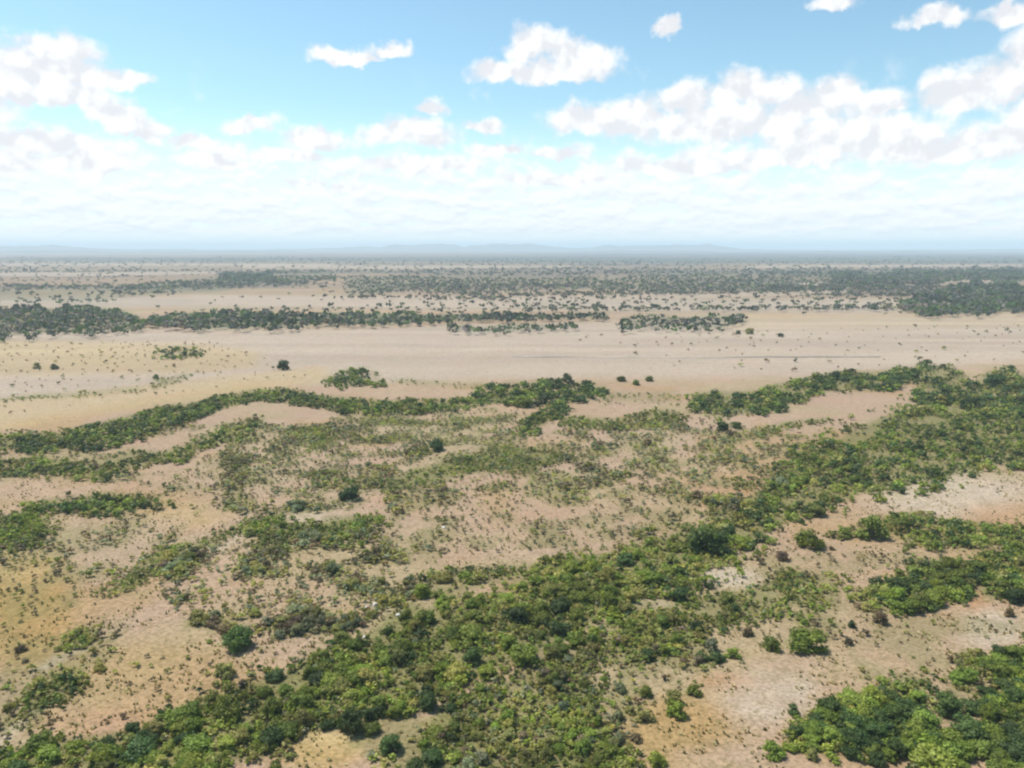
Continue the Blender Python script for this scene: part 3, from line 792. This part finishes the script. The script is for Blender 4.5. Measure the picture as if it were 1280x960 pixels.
def trunk(seed, h, crown_r):
    g = np.random.default_rng(seed)
    lean = g.uniform(-.15, .15, 2)
    top = (lean[0] * h, lean[1] * h, h * .62)
    v, q = tube([(0, 0, -.2), (lean[0] * h * .3, lean[1] * h * .3, h * .3), top], [.055 * h, .043 * h, .03 * h], 7)
    V, Q, n0 = [v], [q], len(v)
    for k in range(4):
        a = k * 1.57 + g.uniform(-.4, .4)
        s = crown_r * g.uniform(.4, .65)
        st = (lean[0] * h * .45, lean[1] * h * .45, h * g.uniform(.3, .45))
        v, q = tube([st, (st[0] + math.cos(a) * s * .5, st[1] + math.sin(a) * s * .5, h * .58), (st[0] + math.cos(a) * s, st[1] + math.sin(a) * s, h * .72)], [.028 * h, .02 * h, .009 * h], 5)
        V.append(v); Q.append(q + n0); n0 += len(v)
    return np.concatenate(V), np.concatenate(Q)


# prototypes: crown width 1 m, scaled to each plant
NP = 10
TREE, BUSH = [], []
for k in range(NP):
    hgt = .56 + .07 * (k % 4)
    cv, ct, cq = crown_shape(100 + k, .55, .03, hgt, 8 + k % 5, 1250, .045, 1, skirt=4)
    tv, tq = trunk(200 + k, hgt, .5)
    TREE.append((mesh_from('crown', cv, [ct, cq], [M_LEAF]), mesh_from('trunk', tv, tq, [M_BARK], smooth=True)))
    hgt = .56 + .05 * (k % 4)
    cv, ct, cq = crown_shape(300 + k, .5, .0, hgt, 5 + k % 4, 640, .05, 1, spread=.66, skirt=4)
    tv, tq = stems(400 + k, hgt * .6, 4, .018, .3)
    BUSH.append((mesh_from('foliage', cv, [ct, cq], [M_LEAF]), mesh_from('stem', tv, tq, [M_BARK], smooth=True)))
TREE_MID = [crown_shape(500 + k, .56, .0, .54 + .05 * (k % 4), 4, 84, .095, -1, skirt=2) for k in range(8)]
TREE_LOW = [crown_shape(540 + k, .56, .0, .6, 2, 34, .13, -1, skirt=1) for k in range(8)]
BUSH_MID = [crown_shape(600 + k, .52, .0, .56, 3, 48, .11, 0, spread=.66) for k in range(8)]
BUSH_LOW = [crown_shape(640 + k, .52, .0, .56, 2, 22, .14, -1, spread=.66) for k in range(8)]
UNDER_SHP = [crown_shape(800 + k, .52, .0, .5, 1, 18, .16, -1, spread=.5) for k in range(8)]
TREE_FAR = [crown_shape(700 + k, .55, .0, .62, 1, 6, .22, -1) for k in range(6)]


def leaf_color(tone, g, x=0.0, y=0.0):
    # neighbouring plants of one kind look alike: lighter and darker stands
    stand = .76 + .6 * float(sstep(float(fbm(x / 7, y / 7, 123, 3)), .3, .7))
    b = np.array(TONES[tone]) * g.uniform(.8, 1.35) * stand
    return b * np.array([g.uniform(.9, 1.12), 1.0, g.uniform(.85, 1.15)])


# ------------------------------------------------------------------ which plants are things of their own
LIMIT = 290
for p in plants:
    u, v, d = project(p['x'], p['y'], p['z'] + p['w'] * .4)
    p['u'], p['v'], p['pw'] = float(u), float(v), F * p['w'] / float(d)
single, mass = [], []
for kind in ('tree', 'bush'):
    vis = [p for p in plants if p['kind'] == kind and -2 < p['u'] < 1282 and p['v'] < 964]
    vis.sort(key=lambda p: (not p['forced'], -p['pw']))
    single += vis[:LIMIT]
    ids = set(id(p) for p in vis[:LIMIT])
    mass += [p for p in plants if p['kind'] == kind and id(p) not in ids]

# labels: size, tone and kind within the place, then a count along the row where several are alike
ORD = ['leftmost', 'second', 'third', 'fourth', 'fifth', 'sixth', 'seventh', 'eighth', 'ninth', 'tenth', 'eleventh', 'twelfth', 'thirteenth', 'fourteenth', 'fifteenth', 'sixteenth', 'seventeenth', 'eighteenth', 'nineteenth', 'twentieth']
by_place = {}
for p in single:
    if not p['forced']:
        by_place.setdefault((p['place'], p['kind']), []).append(p)
for (place, kind), ps in by_place.items():
    ws = np.array([p['w'] for p in ps])
    lo, hi = np.percentile(ws, [35, 72])
    like = {}
    for p in ps:
        size = 'large' if p['w'] > hi else 'low' if p['w'] < lo else 'middling'
        us = [q['u'] for q in ps]
        f = (p['u'] - min(us)) / max(1e-6, max(us) - min(us))
        part = '' if len(ps) < 9 else 'left end of ' if f < .34 else 'right end of ' if f > .67 else 'middle of '
        like.setdefault((part, size, p['tone']), []).append(p)
    noun = 'tree' if kind == 'tree' else 'shrub'
    for (part, size, tone), qs in like.items():
        qs.sort(key=lambda p: p['u'])
        where = f'at the {part}' if part else 'in the '
        where = where + ('' if not part else 'the ') + place
        for i, p in enumerate(qs):
            if len(qs) == 1:
                p['label'] = f'{size} {tone} {noun} {where}'
            elif i == 0:
                p['label'] = f'leftmost {size} {tone} {noun} {where}'
            elif i == len(qs) - 1:
                p['label'] = f'rightmost {size} {tone} {noun} {where}'
            else:
                p['label'] = f'{ORD[min(i, 19)]} from left, {size} {tone} {noun} {where}'
        for p in qs:
            w = p['label'].split()
            if len(w) > 16:
                p['label'] = ' '.join(x for x in w if x != 'the')

PLACED = {'tree': 0, 'bush': 0}


def put_plant(p):
    kind = p['kind']
    protos = TREE if kind == 'tree' else BUSH
    g = np.random.default_rng(int(abs(p['x'] * 131 + p['y'] * 17)) % 99991)
    me_leaf, me_wood = protos[int(g.integers(NP))]
    name = 'broadleaf_tree' if kind == 'tree' else 'shrub'
    r = bpy.data.objects.new(name, None)
    r.empty_display_size = .3
    r.location = (p['x'], p['y'], p['z'] - .03)
    r.rotation_euler = (0, 0, g.uniform(0, 6.283))
    s = p['w']
    r.scale = (s * g.uniform(.78, 1.2), s * g.uniform(.78, 1.2), s * g.uniform(.75, 1.15))
    r['label'] = p['label']
    r['category'] = 'tree' if kind == 'tree' else 'shrub'
    r['group'] = p['place'] and ('trees of the ' if kind == 'tree' else 'shrubs of the ') + p['place'] or ('trees standing alone' if kind == 'tree' else 'shrubs standing alone')
    col.objects.link(r)
    a = bpy.data.objects.new('crown' if kind == 'tree' else 'foliage', me_leaf)
    a.color = tuple(leaf_color(p['tone'], g, p['x'], p['y'])) + (1.0,)
    a.parent = r
    col.objects.link(a)
    b = bpy.data.objects.new('trunk' if kind == 'tree' else 'stem', me_wood)
    b.parent = r
    col.objects.link(b)


def build_mass(name, items, label, category):
    """items: (x, y, z, w, tone rgb, shape) joined into one mesh"""
    V, T, Q, C = [], [], [], []
    n0 = 0
    for (x, y, z, w, rgb, shp) in items:
        v, tr, qu = shp
        a = rng.uniform(0, 6.283)
        ca, sa = math.cos(a) * w, math.sin(a) * w
        k = w * rng.uniform(.8, 1.1)
        o = np.empty_like(v)
        o[:, 0] = v[:, 0] * ca - v[:, 1] * sa + x
        o[:, 1] = v[:, 0] * sa + v[:, 1] * ca + y
        o[:, 2] = v[:, 2] * k + z - .03
        V.append(o); T.append(tr + n0); Q.append(qu + n0)
        C.append(np.broadcast_to(rgb, v.shape)); n0 += len(v)
    me = mesh_from(name, np.concatenate(V), [np.concatenate(T), np.concatenate(Q)], [M_LEAF_MASS], tone=('tone', np.concatenate(C)))
    ob = bpy.data.objects.new(name, me)
    ob['kind'] = 'stuff'; ob['label'] = label; ob['category'] = category
    col.objects.link(ob)
    print(name, len(items), 'plants', sum(len(a) for a in T) + 2 * sum(len(a) for a in Q), 'tris')


# ------------------------------------------------------------------ ground
def polar(r0, r1, ratio, a0, a1, na, oy):
    nr = int(math.log(r1 / r0) / math.log(ratio)) + 1
    r = r0 * (r1 / r0) ** (np.arange(nr) / (nr - 1))
    a = np.linspace(a0, a1, na)
    rr, aa = np.meshgrid(r, a, indexing='ij')
    X = np.sin(aa) * rr; Y = np.cos(aa) * rr + oy
    i = np.arange(nr - 1)[:, None] * na + np.arange(na - 1)[None]
    q = np.stack([i, i + na, i + na + 1, i + 1], -1).reshape(-1, 4)
    return X.ravel(), Y.ravel(), q


gx, gy, gq = polar(45, 60000, 1.0130, R(-60), R(60), 400, -60)
gz = height(gx, gy)
gu, gv, gd = project(gx, gy, gz)
gdist = np.sqrt(gx * gx + gy * gy)
wob = (fbm(gx / 7, gy / 7, 31, 3) - .5)
wob2 = (fbm(gx / 7, gy / 7, 41, 3) - .5)
px_per_m = F / np.maximum(gd, 1)
mu = gu + wob * np.clip(px_per_m * 4, 2, 26)
mv = gv + wob2 * np.clip(px_per_m * 1.6, .8, 12)
K = .495                                     # photographed brightness to reflectance
TAN, PINK, OCHRE, KHAKI, PALE, ORANGE, GREEN, PLAIN, YEL = (np.array(srgb(*c, K)) for c in (
    (204, 174, 144), (207, 177, 153), (197, 161, 100), (194, 178, 136), (222, 204, 183), (206, 156, 114), (134, 137, 78), (215, 196, 179), (220, 192, 140)))
tint = np.empty((len(gx), 3))
n1 = fbm(gx / 22, gy / 22, 51, 4)[:, None]
n2 = fbm(gx / 60, gy / 60, 61, 4)[:, None]
tint[:] = TAN
tint += (PINK - TAN) * sstep(n2, .45, .65) * .8
tint += (KHAKI - tint) * sstep(n1, .48, .66) * .5
tint += (OCHRE - tint) * sstep(1 - n1, .56, .74) * .4


def blotch(cx, cy, rx, ry, c, k=1.0, soft=.5):
    global tint
    d = np.sqrt(((mu - cx) / rx) ** 2 + ((mv - cy) / ry) ** 2)
    w = (1 - sstep(d, 1 - soft, 1 + soft * .6))[:, None] * k
    tint = tint + (c - tint) * w


def stroke(cols, c, k=1.0, soft=3.0):
    global tint
    q = extend(cols)
    xs = [a[0] for a in q]
    a = np.interp(mu, xs, [b[1] for b in q]); b = np.interp(mu, xs, [b[2] for b in q])
    w = sstep(np.minimum(mv - a, b - mv), -soft, soft) * sstep(np.minimum(mu - xs[0], xs[-1] - mu), -soft * 2, soft * 4) * (gd > 5)
    tint = tint + (c - tint) * w[:, None] * k


# the plain and the far country
stroke([(0, 412, 530), (300, 412, 480), (640, 405, 474), (1000, 395, 470), (1280, 390, 452)], PLAIN, .85, 8)
stroke([(0, 425, 470), (250, 430, 465), (330, 440, 458)], YEL, .55, 6)
stroke([(0, 500, 540), (200, 480, 505), (400, 458, 478), (420, 462, 475)], YEL, .55, 6)
stroke([(900, 392, 412), (1280, 388, 410)], YEL, .28, 5)
stroke([(0, 372, 384), (300, 370, 384), (640, 372, 388), (1130, 374, 392)], PLAIN, .8, 4)
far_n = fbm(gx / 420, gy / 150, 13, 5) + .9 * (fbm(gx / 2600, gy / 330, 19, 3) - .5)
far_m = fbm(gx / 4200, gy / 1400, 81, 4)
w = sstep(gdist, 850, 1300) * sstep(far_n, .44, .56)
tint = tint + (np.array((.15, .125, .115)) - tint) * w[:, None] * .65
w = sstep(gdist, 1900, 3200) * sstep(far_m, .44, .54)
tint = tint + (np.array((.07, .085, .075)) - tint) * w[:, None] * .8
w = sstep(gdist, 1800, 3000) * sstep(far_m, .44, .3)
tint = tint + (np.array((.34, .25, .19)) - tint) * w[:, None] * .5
# beyond the plain the soil is a duller mauve brown
tint = tint * (1 - sstep(gdist, 1000, 1700)[:, None] * np.array((.22, .25, .24)))
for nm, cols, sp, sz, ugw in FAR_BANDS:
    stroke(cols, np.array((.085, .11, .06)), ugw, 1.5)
# mown-looking streaks of lighter and darker grass on the plain
pn = fbm(gx / 160, gy / 16, 95, 4)
w = sstep(gdist, 330, 480)
tint = tint * (1 + (w * np.clip((pn - .5) * .4, -.1, .1))[:, None])
STRIPS = [[(-190, 341, 346), (120, 340, 345), (270, 339, 342)], [(300, 331, 335), (500, 332, 336), (720, 332, 334)], [(930, 332, 335), (1280, 330, 333), (1470, 330, 333)],
          [(1000, 353, 357), (1130, 351, 356), (1280, 349, 353)], [(-190, 329, 332), (150, 329, 332), (420, 330, 332)], [(640, 369, 376), (900, 366, 372), (1060, 362, 366)], [(240, 369, 380), (520, 371, 384), (640, 376, 384)]]
for q in STRIPS:
    stroke(q, PLAIN * np.array((1.0, .97, .93)), .75, 1.2)
# foreground soils
blotch(30, 770, 85, 80, OCHRE, .85)
blotch(25, 700, 60, 30, YEL, .4)
blotch(200, 850, 130, 55, OCHRE, .45)
blotch(110, 905, 90, 25, ORANGE, .4)
blotch(345, 800, 80, 22, PINK, .5)
blotch(150, 690, 80, 28, PINK, .55)
blotch(410, 935, 55, 26, YEL, .95)
blotch(395, 948, 60, 18, OCHRE, .5)
blotch(850, 915, 75, 48, OCHRE, .65)
blotch(905, 855, 45, 14, ORANGE, .5)
blotch(900, 945, 70, 15, PINK, .6)
blotch(965, 875, 70, 38, PALE, .5)
blotch(995, 860, 30, 6, PALE, .6)
blotch(955, 890, 34, 5, PALE, .6)
blotch(985, 830, 60, 14, PINK, .6)
blotch(1140, 800, 100, 34, TAN, .7)
blotch(1240, 785, 45, 25, PALE, .7)
blotch(1190, 620, 110, 28, PALE, .7)
blotch(1255, 645, 60, 22, ORANGE, .35)
blotch(1090, 690, 110, 16, TAN, .8)
blotch(1222, 748, 14, 16, ORANGE, .6)
blotch(690, 812, 50, 18, PINK, .95)
blotch(645, 735, 26, 10, ORANGE, .7)
blotch(910, 722, 45, 13, PALE, .85)
blotch(800, 755, 50, 8, PALE, .5)
blotch(700, 540, 60, 11, PINK, .85)
blotch(890, 620, 60, 22, ORANGE, .3)
blotch(640, 690, 170, 14, PINK, .6)
blotch(540, 905, 16, 10, YEL, .9)
blotch(400, 645, 50, 5, PALE, .55)
blotch(475, 758, 22, 6, PALE, .8)
blotch(1060, 500, 70, 11, PINK, .7)
blotch(40, 610, 120, 14, PINK, .5)
blotch(230, 645, 60, 20, YEL, .4)
stroke([(-10, 930, 938), (60, 876, 886), (95, 848, 858)], PALE, .8, 3)
stroke([(40, 842, 850), (75, 822, 830), (105, 803, 811), (120, 797, 803)], PALE, .85, 3)
stroke([(245, 690, 697), (300, 668, 675), (340, 655, 660)], PALE, .5, 3)
# green undergrowth where the bushes stand close
for place, cols, kind, sp, sz, tones, ug in BANDS:
    stroke(cols, GREEN, ug * .8, 3.5)
HERB = np.array(srgb(150, 146, 96, K))
herbs = sstep(fbm(gx / 7, gy / 7, 77, 3), .40, .56)
open_scrub = np.zeros(len(gx))
for place, poly, sp, sz, tones in TUFTS:
    if sp < 4.5:
        open_scrub = np.maximum(open_scrub, in_poly(poly, mu, mv) * (.62 if sp < 3.1 else .42))
tint = tint + (HERB - tint) * (open_scrub * herbs)[:, None]
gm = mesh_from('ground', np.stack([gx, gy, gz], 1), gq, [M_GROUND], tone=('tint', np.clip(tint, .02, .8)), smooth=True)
go = bpy.data.objects.new('ground', gm)
go['kind'] = 'structure'; go['label'] = 'dry tan savanna ground reaching to the horizon'
col.objects.link(go)

# hills along the horizon
M_HILL, t = new_mat('wooded hills')
o = t.n('ShaderNodeOutputMaterial'); p = t.n('ShaderNodeBsdfPrincipled')
pos = t.n('ShaderNodeNewGeometry').outputs['Position']
t.put(p.inputs['Base Color'], t.mix(t.noise(pos, .004, 6), (.06, .075, .05), (.19, .16, .11)))
p.inputs['Roughness'].default_value = 1.0
t.put(o.inputs[0], p.outputs[0])


def hill_range(name, r0, depth, tops, seed, label):
    """a range of hills standing r0 metres out; tops = (photo x, height m)"""
    na, nr = 420, 14
    azs = np.linspace(-.8, .8, na)
    hx = [math.atan((x - 640) / F) for x, h in tops]
    hh = np.interp(azs, hx, [h for x, h in tops]) * r0 / 23000
    rs = r0 + depth * (np.arange(nr) / (nr - 1) - .5)
    A, Rr = np.meshgrid(azs, rs)
    X, Y = np.sin(A) * Rr, np.cos(A) * Rr
    prof = np.abs(np.sin(np.pi * np.arange(nr) / (nr - 1)))[:, None] ** .8
    Z = hh[None] * prof * (.1 + 1.15 * fbm(X / (depth * .1), Y / (depth * .25), seed, 5)) - 6
    Z = np.minimum(Z, 152)
    i = np.arange(nr - 1)[:, None] * na + np.arange(na - 1)[None]
    q = np.stack([i, i + 1, i + na + 1, i + na], -1).reshape(-1, 4)
    me = mesh_from(name, np.stack([X, Y, Z], -1).reshape(-1, 3), q, [M_HILL], smooth=True)
    ob = bpy.data.objects.new(name, me)
    ob['kind'] = 'structure'; ob['label'] = label
    col.objects.link(ob)


hill_range('hills', 12500, 3000, [(-200, 180), (0, 200), (60, 190), (180, 110), (300, 60), (420, 140), (500, 200), (560, 250), (600, 280), (660, 260), (720, 130), (770, 220), (830, 260), (880, 210), (940, 90), (1040, 40), (1130, 60), (1280, 110), (1500, 160)], 5, 'hazy blue hills along the horizon')
hill_range('hills', 9000, 1900, [(-200, 90), (60, 100), (200, 70), (330, 90), (420, 60), (560, 40), (640, 30), (730, 60), (800, 120), (850, 110), (910, 50), (1000, 70), (1160, 70), (1280, 60), (1500, 60)], 9, 'nearer low blue green hills below the horizon')

# the straight dirt track across the plain
M_TRACK, t = new_mat('worn dirt track')
o = t.n('ShaderNodeOutputMaterial'); p = t.n('ShaderNodeBsdfPrincipled')
pos = t.n('ShaderNodeNewGeometry').outputs['Position']
t.put(p.inputs['Base Color'], t.mix(t.step(t.noise(pos, .02, 5), .42, .6), (.17, .145, .115), (.37, .30, .24)))
p.inputs['Roughness'].default_value = .95
t.put(o.inputs[0], p.outputs[0])


def track(cols, half, label):
    pxs = np.array([c[0] for c in cols], float); pys = np.array([c[1] for c in cols], float)
    n = 160
    u = np.linspace(pxs[0], pxs[-1], n)
    X, Y, Z = ground_at(u, np.interp(u, pxs, pys) + .15 * np.sin(u * .03))
    V = []
    for s in (-1, -.5, 0, .5, 1):
        yy = Y + s * half
        V.append(np.stack([X, yy, height(X, yy) + .12], 1))
    V = np.concatenate(V)
    i = np.arange(4)[:, None] * n + np.arange(n - 1)[None]
    q = np.stack([i, i + 1, i + n + 1, i + n], -1).reshape(-1, 4)
    ob = bpy.data.objects.new('track', mesh_from('track', V, q, [M_TRACK], smooth=True))
    ob['kind'] = 'structure'; ob['label'] = label
    col.objects.link(ob)


track([(640, 446), (760, 446.5), (900, 446.5), (1100, 446)], 1.9, 'thin dark track running straight across the pale plain')

# pale rocks at the edge of the thicket
def rock(px, py, wp, label, seed):
    g = np.random.default_rng(seed)
    x, y, z = (float(v) for v in ground_at(px, py))
    d = math.sqrt(x * x + y * y + CAM_H ** 2)
    w = wp * d / F
    v, f = ico(2)
    pl = g.normal(size=(9, 3)); pl /= np.linalg.norm(pl, axis=1)[:, None]
    r = np.ones(len(v))
    for k in pl:                            # cut flat faces into it
        dd = v @ k
        r = np.minimum(r, np.where(dd > .55, .68 / np.maximum(dd, .1), 1))
    v = v * r[:, None] * np.array([w * .5, w * .4, w * .33])
    ob = bpy.data.objects.new('rock', mesh_from('rock', v, f, [M_ROCK]))
    ob.location = (x, y, z + w * .08)
    ob.rotation_euler = (0, 0, g.uniform(0, 6))
    ob['label'] = label; ob['category'] = 'rock'; ob['group'] = 'pale rocks at the edge of the main thicket'
    col.objects.link(ob)


rock(468, 757, 10, 'largest whitish rock on the bare ground above the main thicket', 1)
rock(480, 751, 14, 'long pale rock just right of the largest whitish rock', 2)
rock(458, 760, 6, 'small white rock left of the largest whitish rock', 3)
rock(498, 770, 8, 'pale rock half hidden in the thicket edge', 4)
rock(455, 797, 7, 'pale rock lower down at the thicket edge', 5)
rock(555, 660, 6, 'small pale rock among the scrub tufts', 6)

# ------------------------------------------------------------------ plants
for p in single:
    put_plant(p)


def shape_for(p):
    if p['kind'] == 'tree':
        return (TREE_MID if p['pw'] > 14 else TREE_LOW)[int(rng.integers(8))]
    return (BUSH_MID if p['pw'] > 13 else BUSH_LOW)[int(rng.integers(8))]


build_mass('scrub_trees', [(p['x'], p['y'], p['z'], p['w'], leaf_color(p['tone'], rng, p['x'], p['y']), shape_for(p)) for p in mass if p['kind'] == 'tree'],
           'smaller green trees of the thicket bands and woods', 'woodland')
build_mass('undergrowth', [(x, y, z, w, leaf_color(tn, rng, x, y), UNDER_SHP[int(rng.integers(8))]) for (x, y, z, w, tn) in UNDER],
           'low green growth filling the thickets between the trees', 'undergrowth')
build_mass('scrub', [(p['x'], p['y'], p['z'], p['w'], leaf_color(p['tone'], rng, p['x'], p['y']), shape_for(p)) for p in mass if p['kind'] == 'bush'],
           'small olive and brown scrub tufts dotted over the dry ground', 'scrub')
far = []
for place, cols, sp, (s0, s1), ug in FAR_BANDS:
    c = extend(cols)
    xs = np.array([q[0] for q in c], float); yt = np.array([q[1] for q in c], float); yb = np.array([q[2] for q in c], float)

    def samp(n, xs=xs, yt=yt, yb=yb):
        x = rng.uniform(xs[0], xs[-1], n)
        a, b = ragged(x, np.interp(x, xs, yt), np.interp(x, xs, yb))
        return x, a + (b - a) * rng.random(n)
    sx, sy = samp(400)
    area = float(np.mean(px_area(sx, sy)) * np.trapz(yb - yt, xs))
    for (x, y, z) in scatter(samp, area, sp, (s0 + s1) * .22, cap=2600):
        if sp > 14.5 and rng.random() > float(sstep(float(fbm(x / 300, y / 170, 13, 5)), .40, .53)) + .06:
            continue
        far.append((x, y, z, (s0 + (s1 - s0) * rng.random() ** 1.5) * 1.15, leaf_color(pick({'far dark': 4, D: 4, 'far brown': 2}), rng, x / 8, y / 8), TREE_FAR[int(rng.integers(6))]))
nf = 42000
fpx = rng.uniform(-190, 1470, nf); fpy = 324 + 62 * rng.random(nf) ** .9
X, Y, Z = ground_at(fpx, fpy, 3.0)
band = fbm(X / 420, Y / 150, 13, 5)
strip = fbm(X / 2600, Y / 330, 19, 3)
keep = rng.random(nf) < sstep(band + .9 * (strip - .5), .46, .58) * np.where(fpy > 372, .35, 1.0) * np.clip((fpy - 318) / 30, .2, .75)
for q in STRIPS:
    qx = [b[0] for b in q]
    keep &= ~((fpx > qx[0]) & (fpx < qx[-1]) & (fpy > np.interp(fpx, qx, [b[1] for b in q])) & (fpy < np.interp(fpx, qx, [b[2] for b in q])) & (rng.random(nf) < .9))
for i in np.nonzero(keep)[0][:7500]:
    far.append((X[i], Y[i], Z[i], rng.uniform(4, 9) * (1 + (fpy[i] < 345) * .3), leaf_color(pick({'far dark': 5, 'far brown': 3, S: 1}), rng, X[i] / 8, Y[i] / 8), TREE_FAR[int(rng.integers(6))]))
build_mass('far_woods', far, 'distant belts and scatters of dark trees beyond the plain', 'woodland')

# dry grass clumps on the near slopes
n = 30000
pxs = rng.uniform(-100, 1380, n * 2); pys = 560 + 460 * rng.random(n * 2)
X, Y, Z = ground_at(pxs, pys)
k = (fbm(X / 6, Y / 6, 91, 3) > .47) & (rng.random(len(X)) < np.clip((np.sqrt(X * X + Y * Y) / 260) ** 1.5, .15, 1))
X, Y, Z = X[k][:n], Y[k][:n], Z[k][:n]
n = len(X)
V = np.empty((n, 12, 3)); 
ang = rng.uniform(0, 6.283, n)
sz = rng.uniform(.16, .42, n)
for b in range(4):
    a = ang + b * 1.57
    lean = rng.uniform(.3, .9, n) * sz
    V[:, b * 3, :] = np.stack([X + np.cos(a + 1.57) * sz * .45, Y + np.sin(a + 1.57) * sz * .45, Z - .02], 1)
    V[:, b * 3 + 1, :] = np.stack([X - np.cos(a + 1.57) * sz * .45, Y - np.sin(a + 1.57) * sz * .45, Z - .02], 1)
    V[:, b * 3 + 2, :] = np.stack([X + np.cos(a) * lean, Y + np.sin(a) * lean, Z + sz * rng.uniform(.6, 1.3, n)], 1)
Fq = np.arange(n * 12).reshape(-1, 3)
pal = np.array([srgb(214, 198, 150, .6), srgb(150, 146, 92, .5), srgb(205, 172, 118, .5), srgb(126, 120, 80, .5), srgb(225, 210, 170, .6)])
cc = np.repeat(pal[rng.integers(0, 5, n)] * rng.uniform(.8, 1.2, (n, 1)), 12, axis=0)
gme = mesh_from('dry_grass', V.reshape(-1, 3), Fq, [M_LEAF_MASS], tone=('tone', cc))
gob = bpy.data.objects.new('dry_grass', gme)
gob['kind'] = 'stuff'; gob['label'] = 'dry yellow grass clumps on the near slopes'; gob['category'] = 'grass'
col.objects.link(gob)

# ------------------------------------------------------------------ haze: one closed box of air round the camera and the whole scene
HX, HY0, HY1, HZ0, HZ1 = 62000, -4000, 64000, -60.0, 165.0
hv = np.array([(x, y, z) for x in (-HX, HX) for y in (HY0, HY1) for z in (HZ0, HZ1)], float)
hf = np.array([(0, 1, 3, 2), (4, 6, 7, 5), (0, 4, 5, 1), (2, 3, 7, 6), (0, 2, 6, 4), (1, 5, 7, 3)])
M_HAZE, t = new_mat('haze')
o = t.n('ShaderNodeOutputMaterial'); pv = t.n('ShaderNodeVolumePrincipled')
pv.inputs['Color'].default_value = (.74, .895, 1.0, 1)
pv.inputs['Density'].default_value = 1.4e-4
pv.inputs['Anisotropy'].default_value = .0
t.put(o.inputs['Volume'], pv.outputs[0])
hz = bpy.data.objects.new('haze', mesh_from('haze', hv, hf, [M_HAZE]))
hz['kind'] = 'stuff'; hz['label'] = 'pale blue haze over the far country'
col.objects.link(hz)
print('things', len(single), 'mass', len(mass))
